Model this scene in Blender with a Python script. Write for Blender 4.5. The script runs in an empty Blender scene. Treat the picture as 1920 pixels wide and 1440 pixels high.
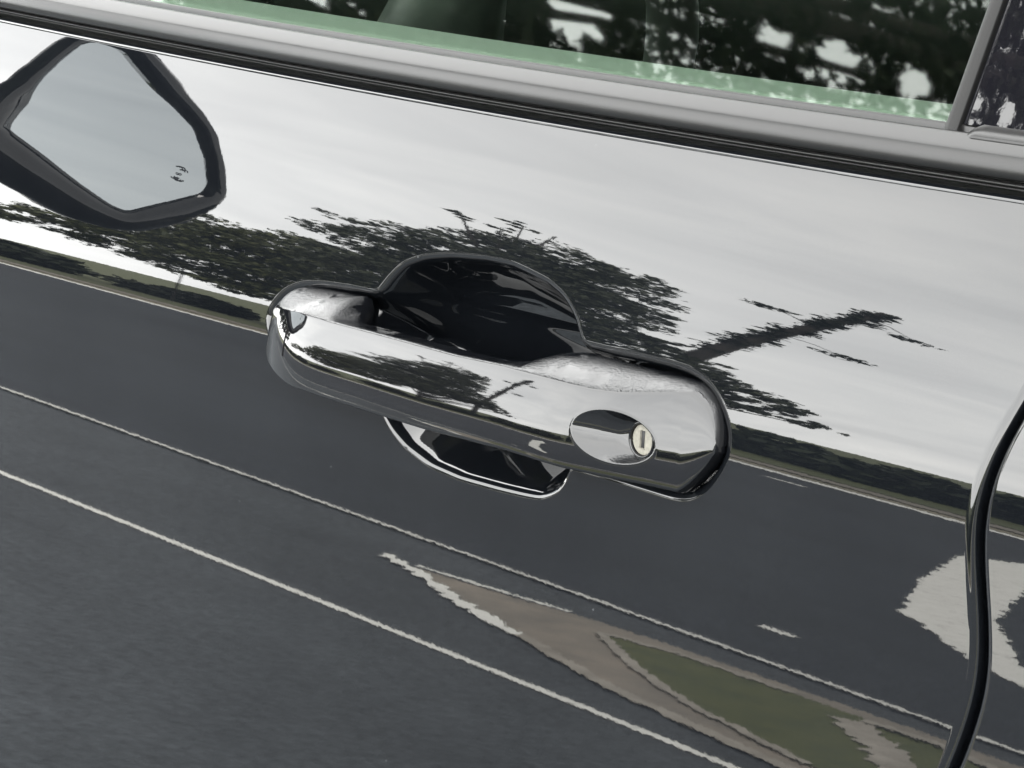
import bpy, bmesh, math, random
import numpy as np
from mathutils import Matrix, Vector
random.seed(7); rng = np.random.default_rng(7)
scene = bpy.context.scene
col = scene.collection

# ------------------------------------------------------------------ camera
cd = bpy.data.cameras.new("camera"); cam = bpy.data.objects.new("camera", cd); col.objects.link(cam)
cd.sensor_width = 36.0; cd.lens = 5500/1920*36
cd.clip_start = 0.02; cd.clip_end = 3000
RM = [[0.6321648317847672, -0.17758209482890966, 0.7542096691575314],
      [0.7731886702396753, 0.08117767283401088, -0.6289590333608834],
      [0.05046687693467409, 0.98075215270191, 0.18862213365093194]]
cam.matrix_world = Matrix.Translation((0.73990239, -0.61015897, 1.11538086)) @ Matrix(RM).to_4x4()
scene.camera = cam

# ------------------------------------------------------------------ sky, sun, exposure
w = bpy.data.worlds.new("World"); scene.world = w; w.use_nodes = True
nt = w.node_tree; N = nt.nodes; L = nt.links
SUN_EL, SUN_AZ = math.radians(52), math.radians(20)      # behind the car, veiled by cloud
bg = N["Background"]; bg.inputs["Strength"].default_value = 0.1
sky = N.new("ShaderNodeTexSky"); sky.sky_type = 'NISHITA'; sky.sun_disc = False
sky.sun_elevation = SUN_EL; sky.sun_rotation = SUN_AZ
tc = N.new("ShaderNodeTexCoord")
sep = N.new("ShaderNodeSeparateXYZ"); L.new(tc.outputs["Generated"], sep.inputs[0])
zz = N.new("ShaderNodeMath"); zz.operation = 'ADD'; zz.inputs[1].default_value = 0.22; L.new(sep.outputs[2], zz.inputs[0])
mx = N.new("ShaderNodeMath"); mx.operation = 'MAXIMUM'; mx.inputs[1].default_value = 0.08; L.new(zz.outputs[0], mx.inputs[0])
dv = N.new("ShaderNodeVectorMath"); dv.operation = 'DIVIDE'; L.new(tc.outputs["Generated"], dv.inputs[0])
cb = N.new("ShaderNodeCombineXYZ")
for i in range(3): L.new(mx.outputs[0], cb.inputs[i])
L.new(cb.outputs[0], dv.inputs[1])
nz = N.new("ShaderNodeTexNoise"); nz.inputs["Scale"].default_value = 1.9; nz.inputs["Detail"].default_value = 7; nz.inputs["Roughness"].default_value = 0.55
nz.inputs["Distortion"].default_value = 0.6
L.new(dv.outputs[0], nz.inputs["Vector"])
cr = N.new("ShaderNodeValToRGB"); e = cr.color_ramp
e.elements[0].position = 0.30; e.elements[0].color = (8.15, 8.2, 8.15, 1)
e.elements[1].position = 0.72; e.elements[1].color = (10.7, 10.65, 10.35, 1)
m_ = e.elements.new(0.5); m_.color = (9.3, 9.33, 9.2, 1)
L.new(nz.outputs["Fac"], cr.inputs[0])
mix = N.new("ShaderNodeMixRGB"); mix.inputs[0].default_value = 0.97
L.new(sky.outputs[0], mix.inputs[1]); L.new(cr.outputs[0], mix.inputs[2])
gr = N.new("ShaderNodeMapRange"); gr.inputs[1].default_value = 0.0; gr.inputs[2].default_value = 0.5; gr.inputs[3].default_value = 1.12; gr.inputs[4].default_value = 0.86
L.new(sep.outputs[2], gr.inputs[0])                       # overcast: a little brighter towards the horizon
sc_ = N.new("ShaderNodeVectorMath"); sc_.operation = 'SCALE'; L.new(mix.outputs[0], sc_.inputs[0]); L.new(gr.outputs[0], sc_.inputs["Scale"])
L.new(sc_.outputs[0], bg.inputs["Color"])
sd = bpy.data.lights.new("sun", 'SUN'); sd.energy = 0.7; sd.angle = math.radians(20); sd.color = (1, .96, .9)
so = bpy.data.objects.new("sun", sd); col.objects.link(so)
sdir = Vector((math.sin(SUN_AZ)*math.cos(SUN_EL), math.cos(SUN_AZ)*math.cos(SUN_EL), math.sin(SUN_EL)))
so.rotation_euler = sdir.to_track_quat('Z', 'Y').to_euler()
scene.view_settings.view_transform = 'Standard'; scene.view_settings.look = 'None'
scene.view_settings.gamma = 1; scene.view_settings.exposure = 3.54
scene.cycles.max_bounces = 10; scene.cycles.transparent_max_bounces = 12

# ------------------------------------------------------------------ helpers
def tag(o, label=None, cat=None, group=None, kind=None):
    for k, v in (("label", label), ("category", cat), ("group", group), ("kind", kind)):
        if v: o[k] = v
    return o
def empty(name, loc=(0, 0, 0)):
    o = bpy.data.objects.new(name, None); col.objects.link(o); o.location = loc; o.empty_display_size = .1; return o
def mesh_obj(name, verts, faces, mat, parent=None, smooth=True, normals=None):
    me = bpy.data.meshes.new(name)
    me.from_pydata([tuple(v) for v in verts], [], faces)
    if smooth: me.polygons.foreach_set("use_smooth", np.ones(len(me.polygons), bool))
    me.update()
    if normals is not None: me.normals_split_custom_set_from_vertices([tuple(n) for n in normals])
    o = bpy.data.objects.new(name, me); col.objects.link(o)
    if mat: me.materials.append(mat)
    if parent: o.parent = parent
    return o
def grid_obj(name, P, mat, parent=None, Nn=None, close_u=False, flip=False):
    r, c = P.shape[:2]
    idx = np.arange(r*c).reshape(r, c)
    if close_u:
        idx = np.concatenate([idx, idx[:, :1]], 1)
    a, b, d, e_ = idx[:-1, :-1], idx[:-1, 1:], idx[1:, 1:], idx[1:, :-1]
    q = np.stack([a, b, d, e_], -1).reshape(-1, 4)
    if flip: q = q[:, ::-1]
    me = bpy.data.meshes.new(name)
    V = P.reshape(-1, 3).astype(np.float32)
    me.vertices.add(len(V)); me.vertices.foreach_set("co", V.ravel())
    me.loops.add(q.size); me.loops.foreach_set("vertex_index", q.ravel().astype(np.int32))
    me.polygons.add(len(q)); me.polygons.foreach_set("loop_start", np.arange(0, q.size, 4, dtype=np.int32))
    me.polygons.foreach_set("loop_total", np.full(len(q), 4, np.int32))
    me.polygons.foreach_set("use_smooth", np.ones(len(q), bool))
    me.update(); me.validate()
    if Nn is not None: me.normals_split_custom_set_from_vertices(Nn.reshape(-1, 3).astype(float).tolist())
    o = bpy.data.objects.new(name, me); col.objects.link(o); me.materials.append(mat)
    if parent: o.parent = parent
    return o
def tube(pts, rad, n=10, cap=True):
    """verts, faces of a tube along pts (list of Vector) with radii"""
    V, Fc = [], []
    pts = [Vector(p) for p in pts]
    up = Vector((0, 0, 1))
    for i, p in enumerate(pts):
        t = (pts[min(i+1, len(pts)-1)]-pts[max(i-1, 0)]).normalized()
        a = t.cross(up if abs(t.z) < .95 else Vector((1, 0, 0))).normalized(); b = t.cross(a)
        r = rad[i] if hasattr(rad, '__len__') else rad
        for k in range(n):
            an = 2*math.pi*k/n; V.append(p+a*r*math.cos(an)+b*r*math.sin(an))
    for i in range(len(pts)-1):
        for k in range(n):
            k2 = (k+1) % n; Fc.append((i*n+k, i*n+k2, (i+1)*n+k2, (i+1)*n+k))
    if cap: Fc += [tuple(range(n))[::-1], tuple(range((len(pts)-1)*n, len(pts)*n))]
    return V, Fc
def merge(parts):
    V, Fc = [], []
    for v, f in parts:
        o = len(V); V += list(v); Fc += [tuple(i+o for i in q) for q in f]
    return V, Fc
def rbox(name, c, s, mat, parent, bev=.01, rot=None, seg=3):
    bm = bmesh.new(); bmesh.ops.create_cube(bm, size=1)
    for v in bm.verts: v.co = Vector((v.co.x*s[0], v.co.y*s[1], v.co.z*s[2]))
    bmesh.ops.bevel(bm, geom=bm.edges[:], offset=bev, segments=seg, affect='EDGES', profile=.6)
    me = bpy.data.meshes.new(name)
    if rot: bmesh.ops.transform(bm, matrix=rot, verts=bm.verts)
    bmesh.ops.translate(bm, vec=c, verts=bm.verts)
    for f in bm.faces: f.smooth = True
    bm.to_mesh(me); bm.free(); me.materials.append(mat)
    o = bpy.data.objects.new(name, me); col.objects.link(o); o.parent = parent
    return o
def sheet(name, poly, z, mat, parent=None):
    return mesh_obj(name, [(x, y, z) for x, y in poly], [tuple(range(len(poly)))], mat, parent, smooth=False)

# ------------------------------------------------------------------ materials
def mat(name, color, rough=.5, metal=0, ior=1.5, spec=.5):
    m = bpy.data.materials.new(name); m.use_nodes = True
    b = m.node_tree.nodes["Principled BSDF"]
    b.inputs["Base Color"].default_value = (*color, 1); b.inputs["Roughness"].default_value = rough
    b.inputs["Metallic"].default_value = metal; b.inputs["IOR"].default_value = ior
    b.inputs["Specular IOR Level"].default_value = spec
    return m
def nodes(m): return m.node_tree.nodes, m.node_tree.links, m.node_tree.nodes["Principled BSDF"]
def noise_color(m, scale, stops, detail=6, rough=.6, mapping=None, coord="Object"):
    Nn, Ll, b = nodes(m)
    t = Nn.new("ShaderNodeTexCoord"); n = Nn.new("ShaderNodeTexNoise")
    n.inputs["Scale"].default_value = scale; n.inputs["Detail"].default_value = detail; n.inputs["Roughness"].default_value = rough
    if mapping:
        mp = Nn.new("ShaderNodeMapping"); mp.inputs["Scale"].default_value = mapping
        Ll.new(t.outputs[coord], mp.inputs[0]); Ll.new(mp.outputs[0], n.inputs["Vector"])
    else: Ll.new(t.outputs[coord], n.inputs["Vector"])
    r = Nn.new("ShaderNodeValToRGB"); el = r.color_ramp.elements
    el[0].position, el[0].color = stops[0][0], (*stops[0][1], 1)
    el[1].position, el[1].color = stops[-1][0], (*stops[-1][1], 1)
    for p, c in stops[1:-1]:
        q = el.new(p); q.color = (*c, 1)
    Ll.new(n.outputs["Fac"], r.inputs[0]); Ll.new(r.outputs[0], b.inputs["Base Color"])
    return n, r
def bump(m, scale, dist, strength=1, detail=2, mapping=None):
    Nn, Ll, b = nodes(m)
    t = Nn.new("ShaderNodeTexCoord"); n = Nn.new("ShaderNodeTexNoise"); n.inputs["Scale"].default_value = scale; n.inputs["Detail"].default_value = detail
    if mapping:
        mp = Nn.new("ShaderNodeMapping"); mp.inputs["Scale"].default_value = mapping
        Ll.new(t.outputs["Object"], mp.inputs[0]); Ll.new(mp.outputs[0], n.inputs["Vector"])
    else: Ll.new(t.outputs["Object"], n.inputs["Vector"])
    bp = Nn.new("ShaderNodeBump"); bp.inputs["Distance"].default_value = dist; bp.inputs["Strength"].default_value = strength
    Ll.new(n.outputs["Fac"], bp.inputs["Height"]); Ll.new(bp.outputs[0], b.inputs["Normal"])
    return bp

def dusty_paint(name, base, dustamt, rough=.012):
    """black clear-coated paint with a thin film of road dust and sparse specks"""
    m = mat(name, base, rough, 0, 1.52)
    Nn, Ll, b = nodes(m)
    t = Nn.new("ShaderNodeTexCoord")
    n1 = Nn.new("ShaderNodeTexNoise"); n1.inputs["Scale"].default_value = 16; n1.inputs["Detail"].default_value = 10; Ll.new(t.outputs["Object"], n1.inputs["Vector"])
    n2 = Nn.new("ShaderNodeTexNoise"); n2.inputs["Scale"].default_value = 700; n2.inputs["Detail"].default_value = 3; Ll.new(t.outputs["Object"], n2.inputs["Vector"])
    v = Nn.new("ShaderNodeTexVoronoi"); v.inputs["Scale"].default_value = 95; Ll.new(t.outputs["Object"], v.inputs["Vector"])
    # specks: voronoi cell centres, only a random few of them and of random size
    sepc = Nn.new("ShaderNodeSeparateColor"); Ll.new(v.outputs["Color"], sepc.inputs[0])
    rad = Nn.new("ShaderNodeMapRange"); rad.inputs[1].default_value = .72; rad.inputs[2].default_value = 1; rad.inputs[3].default_value = -.02; rad.inputs[4].default_value = .075
    Ll.new(sepc.outputs[0], rad.inputs[0])
    sub = Nn.new("ShaderNodeMath"); sub.operation = 'SUBTRACT'; Ll.new(rad.outputs[0], sub.inputs[0]); Ll.new(v.outputs["Distance"], sub.inputs[1])
    sp = Nn.new("ShaderNodeMapRange"); sp.inputs[1].default_value = 0; sp.inputs[2].default_value = .03; sp.inputs[3].default_value = 0; sp.inputs[4].default_value = .09
    Ll.new(sub.outputs[0], sp.inputs[0])
    r1 = Nn.new("ShaderNodeMapRange"); r1.inputs[1].default_value = .3; r1.inputs[2].default_value = .75; r1.inputs[3].default_value = .25*dustamt; r1.inputs[4].default_value = 1.9*dustamt
    Ll.new(n1.outputs["Fac"], r1.inputs[0])
    r2 = Nn.new("ShaderNodeMapRange"); r2.inputs[1].default_value = .3; r2.inputs[2].default_value = .75; r2.inputs[3].default_value = .6; r2.inputs[4].default_value = 1.5
    Ll.new(n2.outputs["Fac"], r2.inputs[0])
    mu = Nn.new("ShaderNodeMath"); mu.operation = 'MULTIPLY'; Ll.new(r1.outputs[0], mu.inputs[0]); Ll.new(r2.outputs[0], mu.inputs[1])
    ad = Nn.new("ShaderNodeMath"); ad.operation = 'ADD'; ad.use_clamp = True; Ll.new(mu.outputs[0], ad.inputs[0]); Ll.new(sp.outputs[0], ad.inputs[1])
    mc = Nn.new("ShaderNodeMixRGB"); mc.inputs[1].default_value = (*base, 1); mc.inputs[2].default_value = (.36, .385, .40, 1)
    Ll.new(ad.outputs[0], mc.inputs[0]); Ll.new(mc.outputs[0], b.inputs["Base Color"])
    # orange peel
    n3 = Nn.new("ShaderNodeTexNoise"); n3.inputs["Scale"].default_value = 420; n3.inputs["Detail"].default_value = 2; Ll.new(t.outputs["Object"], n3.inputs["Vector"])
    bp = Nn.new("ShaderNodeBump"); bp.inputs["Strength"].default_value = 1; bp.inputs["Distance"].default_value = .85e-6
    Ll.new(n3.outputs["Fac"], bp.inputs["Height"]); Ll.new(bp.outputs[0], b.inputs["Normal"])
    return m
PAINT = dusty_paint("black_paint", (.0017, .0021, .0028), .0026, .012)
HPAINT = dusty_paint("black_paint_handle", (.0018, .0020, .0026), .002, .026)
def grit(m):
    Nn, Ll, b = nodes(m)
    old = [l for l in Ll if l.to_socket == b.inputs["Normal"]][0].from_node
    t = Nn.new("ShaderNodeTexCoord"); n = Nn.new("ShaderNodeTexNoise"); n.inputs["Scale"].default_value = 1300; n.inputs["Detail"].default_value = 3
    Ll.new(t.outputs["Object"], n.inputs["Vector"])
    n2 = Nn.new("ShaderNodeTexNoise"); n2.inputs["Scale"].default_value = 70; n2.inputs["Detail"].default_value = 3; Ll.new(t.outputs["Object"], n2.inputs["Vector"])
    g = Nn.new("ShaderNodeNewGeometry"); sx = Nn.new("ShaderNodeSeparateXYZ"); Ll.new(g.outputs["Normal"], sx.inputs[0])
    mr = Nn.new("ShaderNodeMapRange"); mr.inputs[1].default_value = .5; mr.inputs[2].default_value = .68; Ll.new(sx.outputs[2], mr.inputs[0])
    m2 = Nn.new("ShaderNodeMapRange"); m2.inputs[1].default_value = .40; m2.inputs[2].default_value = .55; Ll.new(n2.outputs["Fac"], m2.inputs[0])
    mu = Nn.new("ShaderNodeMath"); mu.operation = 'MULTIPLY'; Ll.new(mr.outputs[0], mu.inputs[0]); Ll.new(m2.outputs[0], mu.inputs[1])
    m3 = Nn.new("ShaderNodeMath"); m3.operation = 'MULTIPLY'; Ll.new(mu.outputs[0], m3.inputs[0]); Ll.new(n.outputs["Fac"], m3.inputs[1])
    bp = Nn.new("ShaderNodeBump"); bp.inputs["Distance"].default_value = 3e-4; bp.inputs["Strength"].default_value = 1
    Ll.new(m3.outputs[0], bp.inputs["Height"]); Ll.new(old.outputs[0], bp.inputs["Normal"]); Ll.new(bp.outputs[0], b.inputs["Normal"])
grit(HPAINT)
GLOSSBLK = mat("gloss_black_plastic", (.003, .003, .004), .015)
bump(GLOSSBLK, 300, 3e-6)
SATIN = mat("satin_black_trim", (.005, .005, .005), .31, spec=.33)
bump(SATIN, 60, 8e-6, mapping=(.05, 8, 8))
SATIN2 = mat("matt_frame_trim", (.006, .006, .006), .45, spec=.16)
RUBBER = mat("black_rubber", (.008, .008, .008), .5)
DARK = mat("cavity_black", (.003, .003, .003), .7)  # flat black that stands in for shade inside gaps and slots
def two(m, *c): return m
NICKEL = mat("worn_nickel", (.13, .125, .105), .4, .0)
noise_color(NICKEL, 900, [(.3, (.105, .10, .083)), (.7, (.165, .157, .132))])
CAB = mat("cabin_dark_plastic", (.005, .0055, .0055), .7, spec=.1)
SEATM = mat("seat_fabric", (.003, .0035, .0035), .9, spec=0)
LEDGE = mat("door_pad_grained", (.085, .089, .084), .6); bump(LEDGE, 900, 2.5e-4, .7)
BELTM = mat("belt_webbing", (.22, .22, .20), .8)
MIRROR = mat("mirror_silver", (.43, .46, .475), .01, 1)
def glass_mat(name="green_tinted_glass", tint=(.79, .86, .80)):
    m = bpy.data.materials.new(name); m.use_nodes = True
    Nn, Ll = m.node_tree.nodes, m.node_tree.links
    for n in list(Nn):
        if n.type != 'OUTPUT_MATERIAL': Nn.remove(n)
    out = [n for n in Nn if n.type == 'OUTPUT_MATERIAL'][0]
    tr = Nn.new("ShaderNodeBsdfTransparent"); tr.inputs[0].default_value = (*tint, 1)
    gl = Nn.new("ShaderNodeBsdfGlossy"); gl.inputs["Roughness"].default_value = 0.018; gl.inputs[0].default_value = (.93, 1, .95, 1)
    g = Nn.new("ShaderNodeNewGeometry")
    io = Nn.new("ShaderNodeMapRange"); io.inputs[3].default_value = 1.52; io.inputs[4].default_value = 1/1.52
    Ll.new(g.outputs["Backfacing"], io.inputs[0])
    fr = Nn.new("ShaderNodeFresnel"); Ll.new(io.outputs[0], fr.inputs["IOR"])
    mxx = Nn.new("ShaderNodeMixShader"); nb = Nn.new('ShaderNodeMath'); nb.operation = 'SUBTRACT'; nb.inputs[0].default_value = 1; Ll.new(g.outputs['Backfacing'], nb.inputs[1])
    fm = Nn.new('ShaderNodeMath'); fm.operation = 'MULTIPLY'; Ll.new(fr.outputs[0], fm.inputs[0]); Ll.new(nb.outputs[0], fm.inputs[1]); Ll.new(fm.outputs[0], mxx.inputs[0]); Ll.new(tr.outputs[0], mxx.inputs[1]); Ll.new(gl.outputs[0], mxx.inputs[2])
    Ll.new(mxx.outputs[0], out.inputs[0])
    return m
GLASS = glass_mat()
DIM_GLASS = glass_mat("dark_tinted_glass", (.30, .33, .31))  # tint made dark to keep daylight out of the cabin
ASPH = mat("asphalt", (.04, .042, .047), .88, spec=.3)
def asphalt(m, base):
    """worn dark asphalt: broad patches, stains, coarse aggregate"""
    Nn, Ll, b = nodes(m)
    t = Nn.new("ShaderNodeTexCoord")
    def noise(sc, det, ro, mp=None):
        n = Nn.new("ShaderNodeTexNoise"); n.inputs["Scale"].default_value = sc; n.inputs["Detail"].default_value = det; n.inputs["Roughness"].default_value = ro
        if mp:
            q = Nn.new("ShaderNodeMapping"); q.inputs["Scale"].default_value = mp; Ll.new(t.outputs["Object"], q.inputs[0]); Ll.new(q.outputs[0], n.inputs["Vector"])
        else: Ll.new(t.outputs["Object"], n.inputs["Vector"])
        return n
    def rng_(n, a0, a1, c0, c1):
        r = Nn.new("ShaderNodeMapRange"); r.inputs[1].default_value = a0; r.inputs[2].default_value = a1; r.inputs[3].default_value = c0; r.inputs[4].default_value = c1
        Ll.new(n.outputs["Fac"], r.inputs[0]); return r
    def mul(x, y):
        q = Nn.new("ShaderNodeMath"); q.operation = 'MULTIPLY'; Ll.new(x.outputs[0], q.inputs[0]); Ll.new(y.outputs[0], q.inputs[1]); return q
    f = mul(mul(rng_(noise(.5, 6, .6, (.25, 1, 1)), .32, .68, .72, 1.30), rng_(noise(3.0, 8, .7), .3, .7, .82, 1.18)), rng_(noise(32, 5, .75), .3, .72, .42, 1.9))
    c = Nn.new("ShaderNodeVectorMath"); c.operation = 'SCALE'; c.inputs[0].default_value = base; Ll.new(f.outputs[0], c.inputs["Scale"])
    Ll.new(c.outputs[0], b.inputs["Base Color"])
asphalt(ASPH, (.043, .0485, .053))
ASPH2 = mat("newer_asphalt", (.025, .027, .03), .88, spec=.3); asphalt(ASPH2, (.018, .0215, .0265)); bump(ASPH2, 90, .01, .6, 6)
bump(ASPH, 90, .01, .6, 6)
LINEM = mat("road_line_paint", (.74, .73, .69), .7)
noise_color(LINEM, 9, [(.30, (.30, .295, .28)), (.45, (.66, .65, .60)), (.8, (.80, .79, .74))], 10, .8)
PAVE = mat("island_paving", (.30, .26, .20), .9)
noise_color(PAVE, 3.2, [(.3, (.11, .10, .085)), (.5, (.18, .157, .125)), (.7, (.25, .21, .165))], 10, .7)
KERB = mat("worn_kerb", (.4, .36, .31), .9)
noise_color(KERB, 6, [(.3, (.17, .15, .12)), (.7, (.36, .33, .28))], 8, .7)
GRASS = mat("short_grass", (.06, .075, .025), .95)
noise_color(GRASS, 7, [(.3, (.032, .042, .010)), (.55, (.062, .069, .016)), (.8, (.085, .080, .028))], 10, .75)
VERGE = mat("dry_verge", (.20, .17, .11), .95)
noise_color(VERGE, .5, [(.3, (.10, .10, .055)), (.5, (.19, .165, .11)), (.72, (.28, .24, .17))], 8, .7)
BARK = mat("bark", (.035, .03, .025), .95); noise_color(BARK, 8, [(.3, (.02, .018, .016)), (.7, (.055, .046, .038))])
def leaf_mat(name, a, b_):
    m = mat(name, a, .65)
    Nn, Ll, b = nodes(m)
    g = Nn.new("ShaderNodeNewGeometry"); r = Nn.new("ShaderNodeValToRGB")
    r.color_ramp.elements[0].color = (*a, 1); r.color_ramp.elements[1].color = (*b_, 1)
    Ll.new(g.outputs["Random Per Island"], r.inputs[0]); Ll.new(r.outputs[0], b.inputs["Base Color"])
    return m
LEAF = leaf_mat("leaf_grey_green", (.022, .028, .014), (.060, .068, .032))
LEAF2 = leaf_mat("leaf_olive", (.035, .044, .012), (.095, .100, .032))
LEAF3 = leaf_mat("leaf_dark", (.008, .012, .007), (.026, .032, .017)); LEAF3.node_tree.nodes["Principled BSDF"].inputs["Specular IOR Level"].default_value = .12  # backlit shade of the canopy put into a darker leaf colour

# ------------------------------------------------------------------ body-side surface (metres; +x = rear, -y = outside, z up)
WK = 0.018
_ws = np.linspace(0, 1.3, 13001)
_t = np.interp(_ws, [0, .90, .925, .934, .955, .987, 1.02, 1.3], [6, 6, 6.6, 7.6, 10.5, 16, 24, 24])
_t = np.convolve(np.pad(_t, 75, mode='edge'), np.ones(151)/151, 'valid')
_T = np.tan(np.radians(_t))
_ys = np.concatenate([[0], np.cumsum(.5*(_T[1:]+_T[:-1])*1e-4)]); _ys -= np.interp(.93, _ws, _ys)
def ysurf(x, z):
    s = np.clip((1.005-z)/.055, 0, 1); s = s*s*(3-2*s)
    return np.interp(z-WK*x*s, _ws, _ys)
def ztop(x): return 1.0178+.025*np.asarray(x)**2

mmv = lambda L_: np.array(L_, float)/1000
def smooth_poly(P, n=500, sig=3.0):
    P = np.array(P, float); Q = np.vstack([P, P[:1]])
    s = np.concatenate([[0], np.cumsum(np.linalg.norm(np.diff(Q, axis=0), axis=1))])
    t = np.linspace(0, s[-1], n, endpoint=False)
    R_ = np.stack([np.interp(t, s, Q[:, 0]), np.interp(t, s, Q[:, 1])], 1)
    k = np.arange(-12, 13); g = np.exp(-.5*(k/sig)**2); g /= g.sum()
    out = sum(g[i]*np.roll(R_, k[i], axis=0) for i in range(len(k)))
    return out
def sdf_in(P, X, Z):
    """signed distance, positive inside, of polygon P at points X,Z"""
    pts = np.stack([X.ravel(), Z.ravel()], 1); best = np.full(len(pts), 1e9); ins = np.zeros(len(pts), bool)
    for a, b in zip(P, np.roll(P, -1, axis=0)):
        ab = b-a; l2 = ab@ab+1e-18
        t = np.clip(((pts-a)@ab)/l2, 0, 1); d = pts-a-t[:, None]*ab
        best = np.minimum(best, (d*d).sum(1))
        c = ((a[1] > pts[:, 1]) != (b[1] > pts[:, 1]))
        if c.any(): ins ^= c & (pts[:, 0] < (b[0]-a[0])*(pts[:, 1]-a[1])/(b[1]-a[1]+1e-18)+a[0])
    return (np.where(ins, 1, -1)*np.sqrt(best)).reshape(X.shape)
POCKET = smooth_poly(mmv([(-134, 4.1), (-127.4, 11.5), (-117.9, 15.8), (-104.2, 17.9), (-88.2, 19), (-66, 19.6), (-20, 19.8), (30, 20.4), (49.8, 20.6), (66.9, 21.3), (83.6, 21.4), (93.6, 20.5), (101.2, 17.4), (107.5, 11.6), (111.4, 6.2), (112.2, -.3), (109, -7.5), (104.2, -13.1), (98.9, -16.5), (92.3, -17.4), (64.3, -17.1), (41.9, -17.5), (0, -17.0), (-57.5, -16.5), (-78.5, -16.4), (-103.3, -13.9), (-116.6, -10.4), (-125.9, -6.8), (-131.4, -3.5), (-134.2, .2)]))
CUP = smooth_poly(mmv([(-88, 17.6), (-73.5, 18.6), (-70.9, 20.5), (-66.7, 26.1), (-60.8, 31.6), (-50.8, 35.5), (-36.8, 38.2), (-19, 39.9), (-4.8, 40.2), (4.6, 39), (16.3, 37.2), (25.5, 33.9), (32.6, 28.8), (37, 22.8), (40.2, 19.4), (54, 18.6), (56, 0), (54, -13), (43, -16.5), (41.9, -18.9), (40.8, -22.8), (36.9, -27.3), (29.5, -30.6), (20.3, -31.4), (7.6, -32.1), (-12.1, -32.7), (-29.2, -31.6), (-43.9, -27.8), (-52.5, -23.5), (-57.5, -19.3), (-62, -15.5), (-88, -12)]))
def roll(s, rad, m, D, k):
    t = np.maximum(s+rad*.45, 0)
    d = np.where(t < rad, m*t*t/(2*rad), m*(t-rad/2))
    h = np.clip(.5+.5*(D-d)/k, 0, 1)                       # smooth minimum with the floor
    return np.where(t > 0, D*(1-h)+d*h-k*h*(1-h)*(t > 0)*np.clip(t/.004, 0, 1), 0)
def recess(x, z):
    Z = z-.93
    out = np.zeros_like(x)
    msk = (x > -.142) & (x < .120) & (Z > -.042) & (Z < .050)
    if not msk.any(): return out
    X1, Z1 = x[msk], Z[msk]
    a = roll(sdf_in(POCKET, X1, Z1), .0042, 1.9, .010, .004)
    b = roll(sdf_in(CUP, X1, Z1), .0042, 2.0, .036-.52*np.clip(Z1+.008, 0, .05)-.5*np.clip(-.012-Z1, 0, .05), .010)
    k = .0025; h = np.clip(.5+.5*(a-b)/k, 0, 1)
    out[msk] = np.maximum(b*(1-h)+a*h+k*h*(1-h)-k*.25*np.exp(-(np.minimum(a, b)/.001)), 0)*((a > 1e-7) | (b > 1e-7))
    return out
SEAML = np.array([(.262, 1.05), (.245, 1.02), (.231, .99), (.2205, .965), (.2143, .9504), (.2119, .9385), (.2118, .931), (.2135, .922), (.2159, .9138), (.2188, .9044), (.221, .8948), (.2217, .885), (.2199, .8743), (.2166, .8611), (.208, .84), (.19, .80), (.165, .74), (.15, .60), (.15, .30)])
def smooth1(z, tab, off=0, sig=.006):
    zs = np.linspace(.25, 1.1, 3401); v = np.interp(zs, tab[::-1, 1], tab[::-1, 0])
    k = np.arange(-80, 81)*(.85/3400); g = np.exp(-.5*(k/sig)**2); g /= g.sum()
    v = np.convolve(np.pad(v, 80, mode='edge'), g, 'valid')
    return np.interp(z, zs, v)+off
def seam_l(z): return smooth1(z, SEAML)
def seam_r(z): return smooth1(z, SEAML)+.0027

# ------------------------------------------------------------------ the car
car = empty("car", (0, 0, 0))
tag(car, "glossy black car, its front door and door handle filling the picture", "car")
def part(o, parent=car):
    o.parent = parent; return o

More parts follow.
